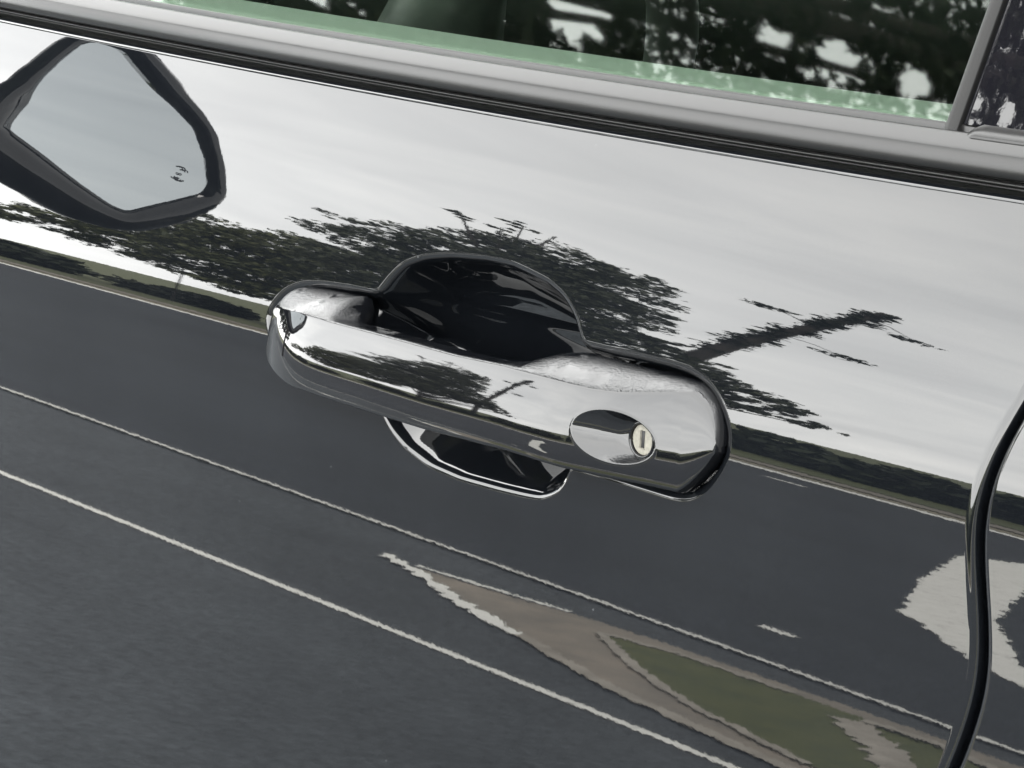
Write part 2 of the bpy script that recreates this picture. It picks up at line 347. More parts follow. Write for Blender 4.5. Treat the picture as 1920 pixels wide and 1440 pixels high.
def door_skin(name, xcols, edge_l, edge_r, rec=False):
    """xcols: fractions placed in absolute x for the middle; edge functions give curved ends with a rolled return flange"""
    zs = np.concatenate([np.arange(.36, .70, .02), np.arange(.70, .885, .004), np.arange(.885, .985, .0005), np.arange(.985, 1.0170, .001)])
    nroll = 10; rt = .0030
    ang = np.linspace(0, 1, nroll+1)
    R_, C_ = len(zs)+nroll+3, len(xcols(0.9)[0])
    P = np.zeros((R_, C_, 3))
    for i, z in enumerate(zs):
        x, e = xcols(z)
        P[i, :, 0], P[i, :, 2] = x, z
    # scale top rows to the gently bowed top line
    zt = ztop(P[len(zs)-1, :, 0])-.0022
    base = P[:len(zs), :, 2]
    t = np.clip((base-.985)/(base[-1]-.985), 0, 1)
    P[:len(zs), :, 2] = base+t*(zt-base[-1])[None, :]
    X, Z = P[:len(zs), :, 0], P[:len(zs), :, 2]
    Y = ysurf(X, Z)
    e2 = 2e-4
    dyx = (ysurf(X+e2, Z)-ysurf(X-e2, Z))/(2*e2); dyz = (ysurf(X, Z+e2)-ysurf(X, Z-e2))/(2*e2)
    if rec:
        D = recess(X, Z); Y = Y+D
        fx = recess(X+e2, Z); bx = recess(X-e2, Z); fz = recess(X, Z+e2); bz = recess(X, Z-e2)
        dyx = dyx+(fx-bx)/(2*e2); dyz = dyz+(fz-bz)/(2*e2)
    P[:len(zs), :, 1] = Y
    Nn = np.zeros_like(P)
    Nn[:len(zs), :, 0] = dyx; Nn[:len(zs), :, 1] = -1; Nn[:len(zs), :, 2] = dyz
    # top edge rolls inward
    a0 = np.arctan(dyz[-1]); top = P[len(zs)-1].copy()
    for j in range(1, nroll+4):
        if j <= nroll:
            a = a0+(math.radians(100)-a0)*j/nroll
            # surface with normal (0,-cos a, sin a)
            P[len(zs)-1+j, :, 0] = top[:, 0]
            P[len(zs)-1+j, :, 1] = top[:, 1]+rt*(np.cos(a0)-np.cos(a))
            P[len(zs)-1+j, :, 2] = top[:, 2]+rt*(np.sin(a)-np.sin(a0))
        else:
            P[len(zs)-1+j] = P[len(zs)-2+j]+np.array([0, .004, -.0012])
            a = np.full_like(a0, math.radians(100))
        Nn[len(zs)-1+j, :, 1] = -np.cos(a); Nn[len(zs)-1+j, :, 2] = np.sin(a)
    Nn /= np.linalg.norm(Nn, axis=2, keepdims=True)
    # side edges: roll in over the last columns
    for sgn, e_ in ((1, edge_r), (-1, edge_l)):
        if e_ is None: continue
        r = .0028
        xe = e_(np.clip(P[:, :, 2], .3, 1.05))
        d = (xe-P[:, :, 0])*sgn
        s = np.clip((r-d)/r, 0, 1)
        P[:, :, 1] += np.where(d < r, r-r*np.sqrt(np.clip(1-s*s, 0, 1)), 0)
        k = s/np.sqrt(np.clip(1-s*s, .01, 1))
        Nn[:, :, 0] += np.where(d < r, sgn*k, 0)
        Nn /= np.linalg.norm(Nn, axis=2, keepdims=True)
    return P, Nn

xa = np.concatenate([np.arange(-.80, -.145, .005), np.arange(-.145, .125, .0005), np.arange(.125, .140, .005)])
va = np.concatenate([np.linspace(0, .82, 22)[1:], np.array([.87, .91, .94, .955, .965, .975, .983, .989, .994, .998, 1.0])])
def cols_front(z):
    xs = float(seam_l(min(max(z, .3), 1.05)))
    return np.concatenate([xa, .140+(xs-.140)*va]), None
P, Nn = door_skin("front_door", cols_front, None, seam_l, rec=True)
# returning flange at the rear edge
fl = P[:, -1:, :]+np.array([0, .030, 0]); P = np.concatenate([P, P[:, -1:, :]+np.array([0, .0005, 0]), fl], 1)
fn = np.zeros((P.shape[0], 2, 3)); fn[:, :, 0] = 1; Nn = np.concatenate([Nn, fn], 1)
front_door = grid_obj("front_door", P, PAINT, car, Nn)
xb = np.concatenate([np.linspace(0, 1, 40)])
def cols_rear(z):
    xs = float(seam_r(min(max(z, .3), 1.05)))
    o = np.array([0, .0003, .0006, .001, .0014, .0018, .0022, .0026, .003, .0036, .0045, .006])
    return np.concatenate([xs+o, xs+.006+np.linspace(0, 1, 40)[1:]*(1.05-xs-.006)]), None
P, Nn = door_skin("rear_door", cols_rear, seam_r, None)
fl = P[:, :1, :]+np.array([0, .030, 0]); P = np.concatenate([fl, P[:, :1, :]+np.array([0, .0005, 0]), P], 1)
fn = np.zeros((P.shape[0], 2, 3)); fn[:, :, 0] = -1; Nn = np.concatenate([fn, Nn], 1)
rear_door = grid_obj("rear_door", P, PAINT, car, Nn)
# black sheet standing in for the shade inside the door gap
zs = np.linspace(.36, 1.012, 120)
G = np.zeros((120, 2, 3))
for j, o in enumerate((-.03, .035)):
    G[:, j, 0] = seam_l(zs)+o; G[:, j, 1] = ysurf(seam_l(zs), zs)+.028; G[:, j, 2] = zs
grid_obj("gap_shade_backing", G, DARK, car)
# front wing and sills so that the car is a body, not a flake
def side_patch(name, x0, x1, z0, z1, mat_, dy=0):
    xs = np.linspace(x0, x1, 20); zz_ = np.linspace(z0, z1, 40)
    X, Z = np.meshgrid(xs, zz_); return grid_obj(name, np.stack([X, ysurf(X, Z)+dy, Z], -1), mat_, car)
side_patch("front_wing", -1.75, -.806, .42, 1.0, PAINT)
side_patch("door_sill", -1.75, 1.05, .22, .352, PAINT, .01)

# ------------------------------------------------------------------ belt moulding, glass, pillar
def extrude(name, prof, xs, matl, parent, flip=False, endcap=True):
    """prof: list of (depth behind the door top line, height above it); rounded by corner cutting"""
    pr = np.array(prof, float)
    P = np.zeros((len(xs), len(pr), 3))
    for i, x in enumerate(xs):
        zt = float(ztop(x)); y0 = float(ysurf(x, zt))
        P[i, :, 0] = x; P[i, :, 1] = y0+pr[:, 0]; P[i, :, 2] = zt+pr[:, 1]
    return grid_obj(name, P, matl, parent, flip=flip)
def chaikin(p, n=3):
    p = np.array(p, float)
    for _ in range(n):
        q = [p[0]]
        for a, b in zip(p[:-1], p[1:]): q += [.75*a+.25*b, .25*a+.75*b]
        q.append(p[-1]); p = np.array(q)
    return p
mm_ = .001
xs_f = np.linspace(-.80, .262, 60)
trim_prof = chaikin([(8*mm_, .5*mm_), (8*mm_, 1.2*mm_), (4.4*mm_, 1.6*mm_), (3.9*mm_, 2.3*mm_), (4.8*mm_, 2.9*mm_), (5.2*mm_, 3.1*mm_)], 2)
extrude("belt_seal", trim_prof, xs_f, RUBBER, front_door)
trim2 = chaikin([(7*mm_, 3.3*mm_), (1.6*mm_, 3.6*mm_), (.1*mm_, 4.6*mm_), (-.2*mm_, 7.0*mm_), (.9*mm_, 10.2*mm_), (1.8*mm_, 11.4*mm_), (5.2*mm_, 14.7*mm_), (6.2*mm_, 15.3*mm_), (7.2*mm_, 14.9*mm_), (7.5*mm_, 13*mm_)], 3)
extrude("belt_moulding", trim2, xs_f, SATIN, front_door)
lip = chaikin([(9.1*mm_, 14.2*mm_), (9.5*mm_, 16.3*mm_), (9.9*mm_, 16.9*mm_), (10.6*mm_, 16.9*mm_), (10.9*mm_, 15.5*mm_)], 2)
extrude("glass_wiper", lip, xs_f, SATIN, front_door)
GT = math.tan(math.radians(28))
def glass_pt(x, h, back=0):
    zt = float(ztop(x)); y0 = float(ysurf(x, zt))+.0112
    z0 = zt+.013
    return (x, y0+h*GT+back, z0+h)
def glass_slab(name, x0, x1, h1, lean, matl, parent):
    V = []
    for b in (0, .004):
        for h in (0, h1):
            for t in np.linspace(0, 1, 12):
                x = x0+(x1-x0)*t + (h*lean if t > .99 else 0)
                V.append(glass_pt(x, h, b))
    Fc = []
    for i in range(11):
        Fc.append((i, i+1, 12+i+1, 12+i)); Fc.append((24+i, 36+i, 36+i+1, 24+i+1))
        Fc.append((i, 24+i, 24+i+1, i+1)); Fc.append((12+i, 12+i+1, 36+i+1, 36+i))
    Fc += [(0, 12, 36, 24), (11, 35, 47, 23)]
    return mesh_obj(name, V, Fc, matl, parent, smooth=False)
glass_slab("window_glass", -.78, .1645, .40, -.03, GLASS, front_door)
# window frame strip at the rear of the glass, then the gloss black pillar cover
def lean_strip(name, x0, x1, h0, h1, lean, out, thick, matl, parent, n=2):
    """strip rising along the glass plane, x edges lean with height, standing `out` proud of the glass"""
    V = []; hs = np.linspace(h0, h1, 14)
    xs = np.linspace(0, 1, n+1)
    prof = [(0, thick)]+[(t, -out*(1-.15*(2*t-1)**2)+(.0006 if t in (0, 1) else 0)) for t in (0, .006, .02, .12, .3, .5, .7, .88, .98, .994, 1)]+[(1, thick)]
    P = np.zeros((14, len(prof), 3))
    for i, h in enumerate(hs):
        for j, (t, o) in enumerate(prof):
            x = x0+(x1-x0)*t+lean*(h-h0)
            g = glass_pt(x, h); P[i, j] = (g[0], g[1]+o, g[2])
    return grid_obj(name, P, matl, parent)
lean_strip("window_frame", .1625, .1672, .001, .42, -.10, .006, .012, SATIN2, front_door)
pc = lean_strip("pillar_cover", .1676, .262, .004, .42, -.10, .005, .012, GLOSSBLK, car)
lean_strip("pillar_trim", .263, .40, .004, .42, -.08, .004, .012, GLOSSBLK, car)
# raised end piece of the moulding under the pillar
endp = chaikin([(9*mm_, 11*mm_), (4.6*mm_, 12.6*mm_), (3.8*mm_, 14.2*mm_), (6*mm_, 16.6*mm_), (12*mm_, 18.6*mm_), (20*mm_, 19.5*mm_)], 3)
xe = np.linspace(.166, .262, 40)
P = np.zeros((len(xe), len(endp), 3))
for i, x in enumerate(xe):
    zt = float(ztop(x)); y0 = float(ysurf(x, zt)); k = min(1, (x-.166)/.010); k = k*k*(3-2*k)
    P[i, :, 0] = x; P[i, :, 1] = y0+endp[:, 0]+(1-k)*.003; P[i, :, 2] = zt+.011+(endp[:, 1]-.011)*(.35+.65*k)
grid_obj("moulding_end", P, SATIN, front_door)
extrude("rear_belt_moulding", trim2, np.linspace(.265, 1.05, 30), SATIN, rear_door)

# ------------------------------------------------------------------ door handle
handle = empty("door_handle", (0, 0, 0)); handle.parent = car
def icurve(tab, x, sig=2.5):
    t = np.array(tab, float); xs = np.arange(-140, 125, .25)
    v = np.interp(xs, t[:, 0], t[:, 1]); hw = int(3*sig/.25)+1; k = np.arange(-hw, hw+1)*.25
    g = np.exp(-.5*(k/sig)**2); g /= g.sum()
    v = np.convolve(np.pad(v, hw, mode='edge'), g, 'valid')
    return np.interp(x, xs, v)
def endcap(x):      # 0..1 shrink near both ends
    a = np.clip((x+125.2)/15.0, 0, 1); fa = np.sqrt(1-(1-a)**2)
    return fa
CROWN = [(-126, 17.3), (-95, 18.6), (-70, 19.3), (-40, 19.8), (-20, 19.9), (0, 19.8), (15, 19.5), (30, 18.95), (40, 18.35), (50, 17.45), (60, 16.1), (70, 14.3), (80, 12.0), (90, 9.3), (100, 6.2), (105, 4.6), (110, 3.0)]
RIDGE = [(-126, 8.5), (-110, 10.6), (-94, 11.6), (-74, 11.6), (-40, 12.0), (0, 12.1), (22, 13), (50, 12.6), (63, 12.4), (74, 13.0), (85, 14.6), (93, 16.4), (110, 17)]
TOPIN = [(-126, 14), (-117, 16), (-100, 17.2), (-81, 18.2), (-73, 18.4), (39, 19.6), (72, 19.9), (86, 19.3), (93, 18.4), (110, 17.8)]
BOT = [(-126, -5.5), (-118, -8.2), (-110, -10.8), (-100, -13.2), (-94, -14.3), (-80, -15.8), (-65, -16.2), (-35, -15.6), (0, -14.4), (30, -13.8), (55, -14.6), (87, -14.2), (110, -14.6)]
def sstep(a, b, x): t = np.clip((x-a)/(b-a), 0, 1); return t*t*(3-2*t)
def rear_lim(x):
    """upper and lower bounds from the rounded rear outline"""
    t = np.clip((x-89.5)/20.8, 0, 1); up = .6+17.0*(1-t**2.6)**.62
    t = np.clip((x-98.5)/11.9, 0, 1); lo = .4-15.2*(1-t**1.25)**.8
    return up, lo
nT, nF, nB, nD = 16, 130, 14, 12
xst = np.unique(np.concatenate([np.array([-125.15, -125.0, -124.7, -124.2, -123.5, -122.5, -121.3]), np.arange(-120, 56, .8), np.arange(56, 93, .25), np.arange(93, 109.6, .3), np.array([109.7, 109.85, 110.0, 110.1, 110.2, 110.27])]))
SEC = []
for x in xst:
    c = float(icurve(CROWN, x, 5)); zR = float(icurve(RIDGE, x)); zT = float(icurve(TOPIN, x)); zB = float(icurve(BOT, x))
    tq = min(max((-70-x)/55.3, 0), 1)
    c = 2+(c-2)*(1-tq**3.2)**.6                         # front end rounds down to the door
    pad = max(1-float(sstep(-78, -71, x)), float(sstep(14, 44, x)))
    fa = float(endcap(x))
    zc = .8
    zR = zc+(zR-zc)*fa; zT = zc+(zT-zc)*fa; zB = zc+(zB-zc)*fa
    up, lo = rear_lim(x)
    zR = min(zR, up); zT = min(zT, up+1.2); zB = max(zB, lo)
    # end rounding of the rear rim
    rr = np.clip((110.3-x)/.7, 0, 1); c = 1.2+(c-1.2)*math.sqrt(1-(1-rr)**2)
    H = max(zR-zB, .05)
    # front face: tilt runs from about 27 deg at the ridge to -3 deg at the bottom edge
    f = np.linspace(0, 1, nF); tl = np.radians(11.9-1.6*float(sstep(30, 80, x))-16.5*f)
    zf = zR-H*f; of = -np.concatenate([[0], np.cumsum(np.tan(.5*(tl[1:]+tl[:-1]))*H/(nF-1))]); of = of-of.min()
    # of: offset grows downward ; convert so that maximum = crown
    of = c-(np.concatenate([[0], np.cumsum(np.tan(.5*(tl[1:]+tl[:-1]))*H/(nF-1))])[-1]-np.concatenate([[0], np.cumsum(np.tan(.5*(tl[1:]+tl[:-1]))*H/(nF-1))]))
    oR, oB = of[0], of[-1]
    backT = pad*(-5)+(1-pad)*(oR-14.0); zA = pad*zT+(1-pad)*(zR-1.2)
    tt = np.linspace(0, 1, nT, endpoint=False)
    # top face: slightly crowned, last bit drops down into the pocket
    ot = backT+(oR-backT)*tt; zt_ = zA+(zR-zA)*np.clip((ot-oR*.5)/max(oR*.5, .2), 0, 1)**1.15 if pad > .5 else zA+(zR-zA)*tt
    if pad > .5: pass
    tb = np.linspace(0, 1, nB+1)[1:]
    backB = pad*(-5)+(1-pad)*(oB-14.5)
    rb = min(4.0, H*.2)
    an = tb*math.pi/2
    ob = oB+(backB-oB)*tb; zb = zB-1.0*np.sin(np.minimum(tb*2, 1)*math.pi/2)+2.5*tb**2
    td = np.linspace(0, 1, nD+2)[1:-1]
    od = backB+(backT-backB)*td; zd = (zB+1.5)+(zA-zB-1.5)*td
    o = np.concatenate([ot, of, ob, od]); z = np.concatenate([zt_, zf, zb, zd])
    SEC.append(np.stack([o, z], 1))
SEC = np.array(SEC)
# round the section corners
k = np.arange(-6, 7)
for sig, sl in ((2.2, None),):
    g = np.exp(-.5*(k/sig)**2); g /= g.sum()
    # blur in an arc-length-fair way: only near the corners
    bl = sum(g[i]*np.roll(SEC, k[i], axis=1) for i in range(len(k)))
    wgt = np.zeros(SEC.shape[1]); 
    for cpos, rad_ in ((nT, 9), (nT+nF, 9), (0, 5), (nT+nF+nB, 5)):
        for d in range(-rad_, rad_+1): wgt[(cpos+d) % len(wgt)] = 1
    SEC = SEC*(1-wgt[None, :, None])+bl*wgt[None, :, None]
Xs = np.repeat(xst[:, None], SEC.shape[1], 1)
O, Z = SEC[:, :, 0].copy(), SEC[:, :, 1]
# scooped key-hole dimple
ex, ez, ea, eb, et = 74.6, -1.25, 15.7, 7.7, math.radians(-3)
u_ = ((Xs-ex)*math.cos(et)+(Z-ez)*math.sin(et))/ea; v_ = (-(Xs-ex)*math.sin(et)+(Z-ez)*math.cos(et))/eb
rr2 = np.sqrt(u_**2+v_**2)
ff = np.zeros(SEC.shape[1], bool); ff[nT:nT+nF] = True
inside = (rr2 < 1) & ff[None, :]
# deepest towards the rear, like a thumb scoop
uc = .45
ray_ = np.clip(1-rr2**2, 0, 1)
pw = 2+3.2*sstep(-.15, .45, u_)
dep = 6.2*(1-np.minimum(rr2, 1)**pw)*(.8+.2*np.clip(u_/uc, -1, 1))
dep = np.where(inside, dep, 0)
rim = np.exp(-((rr2-1.03)/.035)**2)*.12*ff[None, :]
O = O-dep+np.where(rr2 >= 1, rim, 0)
def to_world(o, x, z): return np.stack([x/1000, ysurf(x/1000, .93+z/1000)-o/1000, .93+z/1000], -1)
HP = to_world(O, Xs, Z)
grip = grid_obj("handle_grip", HP, HPAINT, handle, close_u=True, flip=False)
bm = bmesh.new(); bm.from_mesh(grip.data)
bmesh.ops.holes_fill(bm, edges=[e_ for e_ in bm.edges if e_.is_boundary])
bmesh.ops.recalc_face_normals(bm, faces=bm.faces)
for f_ in bm.faces: f_.smooth = True
bm.to_mesh(grip.data); bm.free()

# lock cylinder with sleeve and key slot
def disc_ring(cx, cz, prof, n=64):
    """lathe about the door-normal axis; prof = list of (radius, outward offset) in mm"""
    P = np.zeros((len(prof), n, 3))
    for i, (r, o) in enumerate(prof):
        for j in range(n):
            a = 2*math.pi*j/n
            P[i, j] = (cx+r*math.cos(a), o, cz+r*math.sin(a))
    Y0 = float(ysurf(cx/1000, .93+cz/1000))
    return np.stack([P[..., 0]/1000, Y0-P[..., 1]/1000, .93+P[..., 2]/1000], -1)
LCX, LCZ = 83.0, -1.0
grid_obj("lock_sleeve", disc_ring(LCX, LCZ, [(5.05, 3), (5.05, 8.7), (5.15, 9.0), (5.4, 9.1), (5.75, 9.0), (5.9, 8.6), (5.95, 3)]), HPAINT, handle, close_u=True)
def lock_face():
    Y0 = float(ysurf(LCX/1000, .93+LCZ/1000)); V, Fc = [], []
    def add(x, z, o): V.append(((LCX+x)/1000, Y0-o/1000, .93+(LCZ+z)/1000)); return len(V)-1
    n = 48; of_ = 8.15
    back = [add(5*math.cos(2*math.pi*i/n), 5*math.sin(2*math.pi*i/n), 3) for i in range(n)]
    rim = [add(5*math.cos(2*math.pi*i/n), 5*math.sin(2*math.pi*i/n), of_-.35) for i in range(n)]
    top = [add(4.65*math.cos(2*math.pi*i/n), 4.65*math.sin(2*math.pi*i/n), of_) for i in range(n)]
    # slot rectangle sampled with the same count by angle, leaning 4 deg
    def rect(a, hw, hh):
        c, s = math.cos(a), math.sin(a); t = min(hw/max(abs(c), 1e-6), hh/max(abs(s), 1e-6)); return c*t, s*t
    r0 = []; r1 = []
    for i in range(n):
        x, z = rect(2*math.pi*i/n, 1.5, 2.95); r0.append(add(x+.1, z, of_)); 
    for i in range(n):
        x, z = rect(2*math.pi*i/n, 1.4, 2.85); r1.append(add(x+.1, z, of_-.45))
    for A, B in ((back, rim), (rim, top), (top, r0), (r0, r1)):
        for i in range(n):
            j = (i+1) % n; Fc.append((A[i], A[j], B[j], B[i]))
    Fc.append(tuple(r1))
    return V, Fc
V, Fc = lock_face(); lk = mesh_obj("lock_cylinder", V, Fc, NICKEL, handle, smooth=False)
Y0 = float(ysurf(LCX/1000, .93+LCZ/1000))
rbox("key_slot", ((LCX-.35)/1000, Y0-.00765, .93+(LCZ)/1000), (.0015, .0004, .0054), DARK, handle, .0001, seg=1)
tag(lk, "round silver lock barrel with a dark upright key slot")

# ------------------------------------------------------------------ wing mirror (in front of the door, seen in the paint)
wm = empty("wing_mirror", (-.62, -.2, 1.05)); wm.parent = car
hp = [(-118, 985), (-156, 976), (-173, 974), (-205, 968), (-230, 969), (-248, 976), (-270, 992), (-285, 1015), (-289, 1033), (-279, 1059), (-258, 1097), (-237, 1120), (-199, 1149), (-171, 1161), (-150, 1163), (-128, 1158), (-119, 1126), (-128, 1060)]
gp = [(-145, 1012), (-147, 1042), (-134, 1103), (-130, 1130), (-139, 1143), (-156, 1150), (-190, 1132), (-221, 1112), (-243, 1094), (-262, 1064), (-273, 1037), (-272, 1026), (-258, 1010), (-234, 987), (-222, 988), (-195, 996), (-169, 1005)]
def local(o): o.matrix_parent_inverse = Matrix.Identity(4); o.location = (-wm.location)+Vector((0, 0, 0)); return o
def by_angle(P, c, n=120):
    a = np.unwrap(np.arctan2(P[:, 1]-c[1], P[:, 0]-c[0]))
    if a[-1] < a[0]: a, P = a[::-1], P[::-1]
    a = np.concatenate([a-2*np.pi, a, a+2*np.pi]); Q = np.concatenate([P, P, P])
    t = np.linspace(0, 2*np.pi, n, endpoint=False)+a[len(P)]
    t = np.linspace(0, 2*np.pi, n, endpoint=False)
    return np.stack([np.interp(t, a, Q[:, 0]), np.interp(t, a, Q[:, 1])], 1)
hc = np.array([-.205, 1.06])
H_ = by_angle(smooth_poly(np.array(hp)/1000., 240, 1.2), hc); G_ = by_angle(smooth_poly(np.array(gp)/1000., 240, 1.0), hc)
prof = []
ring = [(1.0, -.620, H_)]
layers = []
layers.append(np.concatenate([np.full((120, 1), -.622), G_], 1))            # inner lip at the glass
layers.append(np.concatenate([np.full((120, 1), -.612), G_*1.0+(G_-G_.mean(0))*.02], 1))
layers.append(np.concatenate([np.full((120, 1), -.609), G_*.35+H_*.65], 1))
layers.append(np.concatenate([np.full((120, 1), -.616), H_], 1))
for s_, ky, dx in ((1.0, .98, -.625), (.99, .88, -.645), (.97, .76, -.67), (.90, .58, -.70), (.78, .42, -.73), (.52, .26, -.75), (.2, .10, -.758), (.02, .02, -.76)):
    q_ = np.stack([-.286+(H_[:, 0]+.286)*ky+(1-s_)*.02, hc[1]+(H_[:, 1]-hc[1])*s_], 1)
    layers.append(np.concatenate([np.full((120, 1), dx), q_], 1))
mh = grid_obj("mirror_housing", np.array(layers), GLOSSBLK, wm, close_u=True); local(mh)
mg = mesh_obj("mirror_glass", [(-.619+.05*(-.2-y), y, z) for y, z in G_]+[(-.623+.05*(-.2-y), y, z) for y, z in G_],
              [tuple(range(120))]+[tuple(range(120, 240))[::-1]]+[(i, (i+1) % 120, 120+(i+1) % 120, 120+i) for i in range(120)], MIRROR, wm, smooth=False); local(mg)
ICON = mat("mirror_icon_ink", (.05, .05, .06), .6)
def arc(cx, cz, r, a0, a1, wd):
    V, Fc = [], []
    for i in range(9):
        a = math.radians(a0+(a1-a0)*i/8)
        for rr_ in (r-wd/2, r+wd/2): V.append((0, cx+rr_*math.cos(a), cz+rr_*math.sin(a)))
    Fc = [(2*i, 2*i+1, 2*i+3, 2*i+2) for i in range(8)]
    return V, Fc
bits = [arc(-.252, 1.046, .004, 20, 200, .002), arc(-.257, 1.044, .003, 0, 180, .0015), arc(-.253, 1.037, .0015, 0, 340, .0015),
        arc(-.256, 1.030, .004, 180, 380, .002), arc(-.251, 1.030, .003, 160, 340, .0016)]
V, Fc = merge(bits); V = [(x, -.254+(y+.254)*.55, 1.036+(z-1.038)*.6) for x, y, z in V]
ic = mesh_obj("warning_icon", [(-.6175+.05*(-.2-y), y, z) for x, y, z in V], Fc, ICON, wm, smooth=False); local(ic)
V, Fc = tube([(-.70, .03, 1.0), (-.69, -.06, 1.005), (-.68, -.16, 1.012)], [.028, .024, .03], 14); st = mesh_obj("mirror_stem", V, Fc, GLOSSBLK, wm); local(st)

# ------------------------------------------------------------------ cabin
cab = empty("cabin", (0, 0, 0)); cab.parent = car
def shell(name, pts, faces, m=CAB): return mesh_obj(name, pts, faces, m, cab, smooth=False)
# door pad ledge just inside the glass
xs = np.linspace(-.80, .19, 40)
lp = chaikin([(.020, .010), (.021, .0155), (.024, .0170), (.050, .0178), (.058, .0168), (.064, .008), (.075, -.06), (.085, -.30), (.09, -.55)], 2)
P = np.zeros((40, len(lp), 3))
for i, x in enumerate(xs):
    zt = float(ztop(x)); y0 = float(ysurf(x, zt)); P[i, :, 0] = x; P[i, :, 1] = y0+lp[:, 0]; P[i, :, 2] = zt+lp[:, 1]
grid_obj("door_pad", P, LEDGE, cab)
rbox("cabin_floor", (-.2, .75, .32), (2.6, 1.5, .06), CAB, cab, .02)
rbox("far_door_panel", (-.2, 1.50, .68), (2.6, .08, .70), CAB, cab, .03)
rbox("roof", (.20, .78, 1.50), (1.75, 1.30, .05), CAB, cab, .02)
rbox("far_window", (-.1, 1.47, 1.25), (2.0, .006, .46), DIM_GLASS, cab, .002, Matrix.Rotation(math.radians(18), 4, 'X'))
rbox("windscreen", (-.92, .78, 1.25), (.78, 1.30, .006), DIM_GLASS, cab, .002, Matrix.Rotation(math.radians(-40), 4, 'Y'))
rbox("rear_light_block", (1.02, .78, 1.36), (.05, 1.35, .30), CAB, cab, .02)  # added unseen panel, blocks light entering the cabin from behind
rbox("rear_bulkhead", (1.02, .75, .80), (.05, 1.45, 1.0), CAB, cab, .02)
rbox("dashboard", (-.98, .75, .86), (.42, 1.40, .30), CAB, cab, .08, seg=5)
rbox("centre_console", (-.35, .75, .58), (1.1, .22, .22), CAB, cab, .04)
for yy in (.42, 1.10):
    rbox("seat_cushion", (-.12, yy, .58), (.52, .50, .16), SEATM, cab, .06, seg=4)
    rbox("seat_backrest", (.22, yy, .88), (.15, .50, .62), SEATM, cab, .06, Matrix.Rotation(math.radians(18), 4, 'Y'), seg=4)
    rbox("headrest", (.34, yy, 1.27), (.10, .27, .19), SEATM, cab, .045, Matrix.Rotation(math.radians(12), 4, 'Y'), seg=4)
# steering wheel
sw = []
c0 = Vector((-.60, .42, .93)); rot = Matrix.Rotation(math.radians(-62), 3, 'Y')
pts = [c0+rot @ Vector((.185*math.cos(a), .185*math.sin(a), 0)) for a in np.linspace(0, 2*math.pi, 49)]
V, Fc = tube(pts, .016, 12, False)
parts = [(V, Fc)]
for a in (0, math.pi, -math.pi/2):
    parts.append(tube([c0, c0+rot @ Vector((.10*math.cos(a+math.pi/2), .10*math.sin(a+math.pi/2), .01)), c0+rot @ Vector((.18*math.cos(a+math.pi/2), .18*math.sin(a+math.pi/2), 0))], [.05, .03, .014], 10))
V, Fc = merge(parts); mesh_obj("steering_wheel", V, Fc, mat("wheel_leather", (.02, .021, .021), .5), cab)
V, Fc = tube([(.17, .17, 1.02), (.20, .155, 1.07), (.25, .14, 1.16), (.30, .12, 1.34)], .011, 8); mesh_obj("seat_belt", V, Fc, BELTM, cab)

# ------------------------------------------------------------------ ground
def structure(o): o["kind"] = "structure"; return o
structure(sheet("ground", [(-900, -900), (900, -900), (900, 900), (-900, 900)], -.012, VERGE))
structure(sheet("road", [(-300, -15.75), (300, -15.75), (300, 9), (-300, 9)], 0, ASPH))
structure(sheet("road", [(-300, -15.75), (300, -15.75), (300, -4.92), (-300, -4.92)], .0035, ASPH2))
def line(name, x0, x1, y, wd, z=.0075): return structure(sheet(name, [(x0, y-wd/2), (x1, y-wd/2), (x1, y+wd/2), (x0, y+wd/2)], z, LINEM))
line("lane_edge_line", -120, 40, -3.66, .038, .003)
line("lane_edge_line", -120, 40, -4.93, .027)
line("far_edge_line", -200, 100, -15.35, .5)
line("lane_dash", -12.95, -12.6, -13.55, .14); line("lane_dash", -5.03, -4.9, -5.455, .05)
structure(sheet("footpath", [(-300, -17.6), (300, -17.6), (300, -16.6), (-300, -16.6)], .006, PAVE))
# median island
far = [(-5.46, -4.47), (-5.10, -4.56), (-4.88, -4.66), (-4.6, -4.70), (-4.2, -4.73), (-3.8, -4.76), (-3.0, -4.78), (12, -4.78)]
near = [(12, -3.80), (-3.0, -3.80), (-3.39, -3.83), (-3.69, -3.88), (-4.02, -3.93), (-4.34, -4.04), (-4.69, -4.17), (-5.05, -4.31)]
structure(sheet("median_paving", near[::-1][0:0]+[(p[0], p[1]) for p in far]+near, .003, PAVE))
def ribbon(name, pts, wd, z, m, jag=0):
    V, Fc = [], []
    Q = []
    for a, b in zip(pts[:-1], pts[1:]):
        n = max(2, int(math.dist(a, b)/.03))
        for i in range(n): Q.append((a[0]+(b[0]-a[0])*i/n, a[1]+(b[1]-a[1])*i/n))
    Q.append(pts[-1])
    for i, (x, y) in enumerate(Q):
        a = Q[max(i-1, 0)]; b = Q[min(i+1, len(Q)-1)]; dx, dy = b[0]-a[0], b[1]-a[1]; l = math.hypot(dx, dy)
        nx, ny = -dy/l, dx/l; w1 = wd/2*(1+jag*random.uniform(-1, 1)); w2 = wd/2*(1+jag*random.uniform(-1, 1))
        V += [(x+nx*w1, y+ny*w1, z), (x-nx*w2, y-ny*w2, z)]
    Fc = [(2*i, 2*i+1, 2*i+3, 2*i+2) for i in range(len(Q)-1)]
    return mesh_obj(name, V, Fc, m, None, smooth=False)
structure(ribbon("median_kerb", [(-4.6, -4.14), (-4.34, -4.05), (-4.02, -3.94), (-3.69, -3.885), (-3.39, -3.835), (-3.0, -3.805), (12, -3.805)], .05, .0055, KERB, .3))
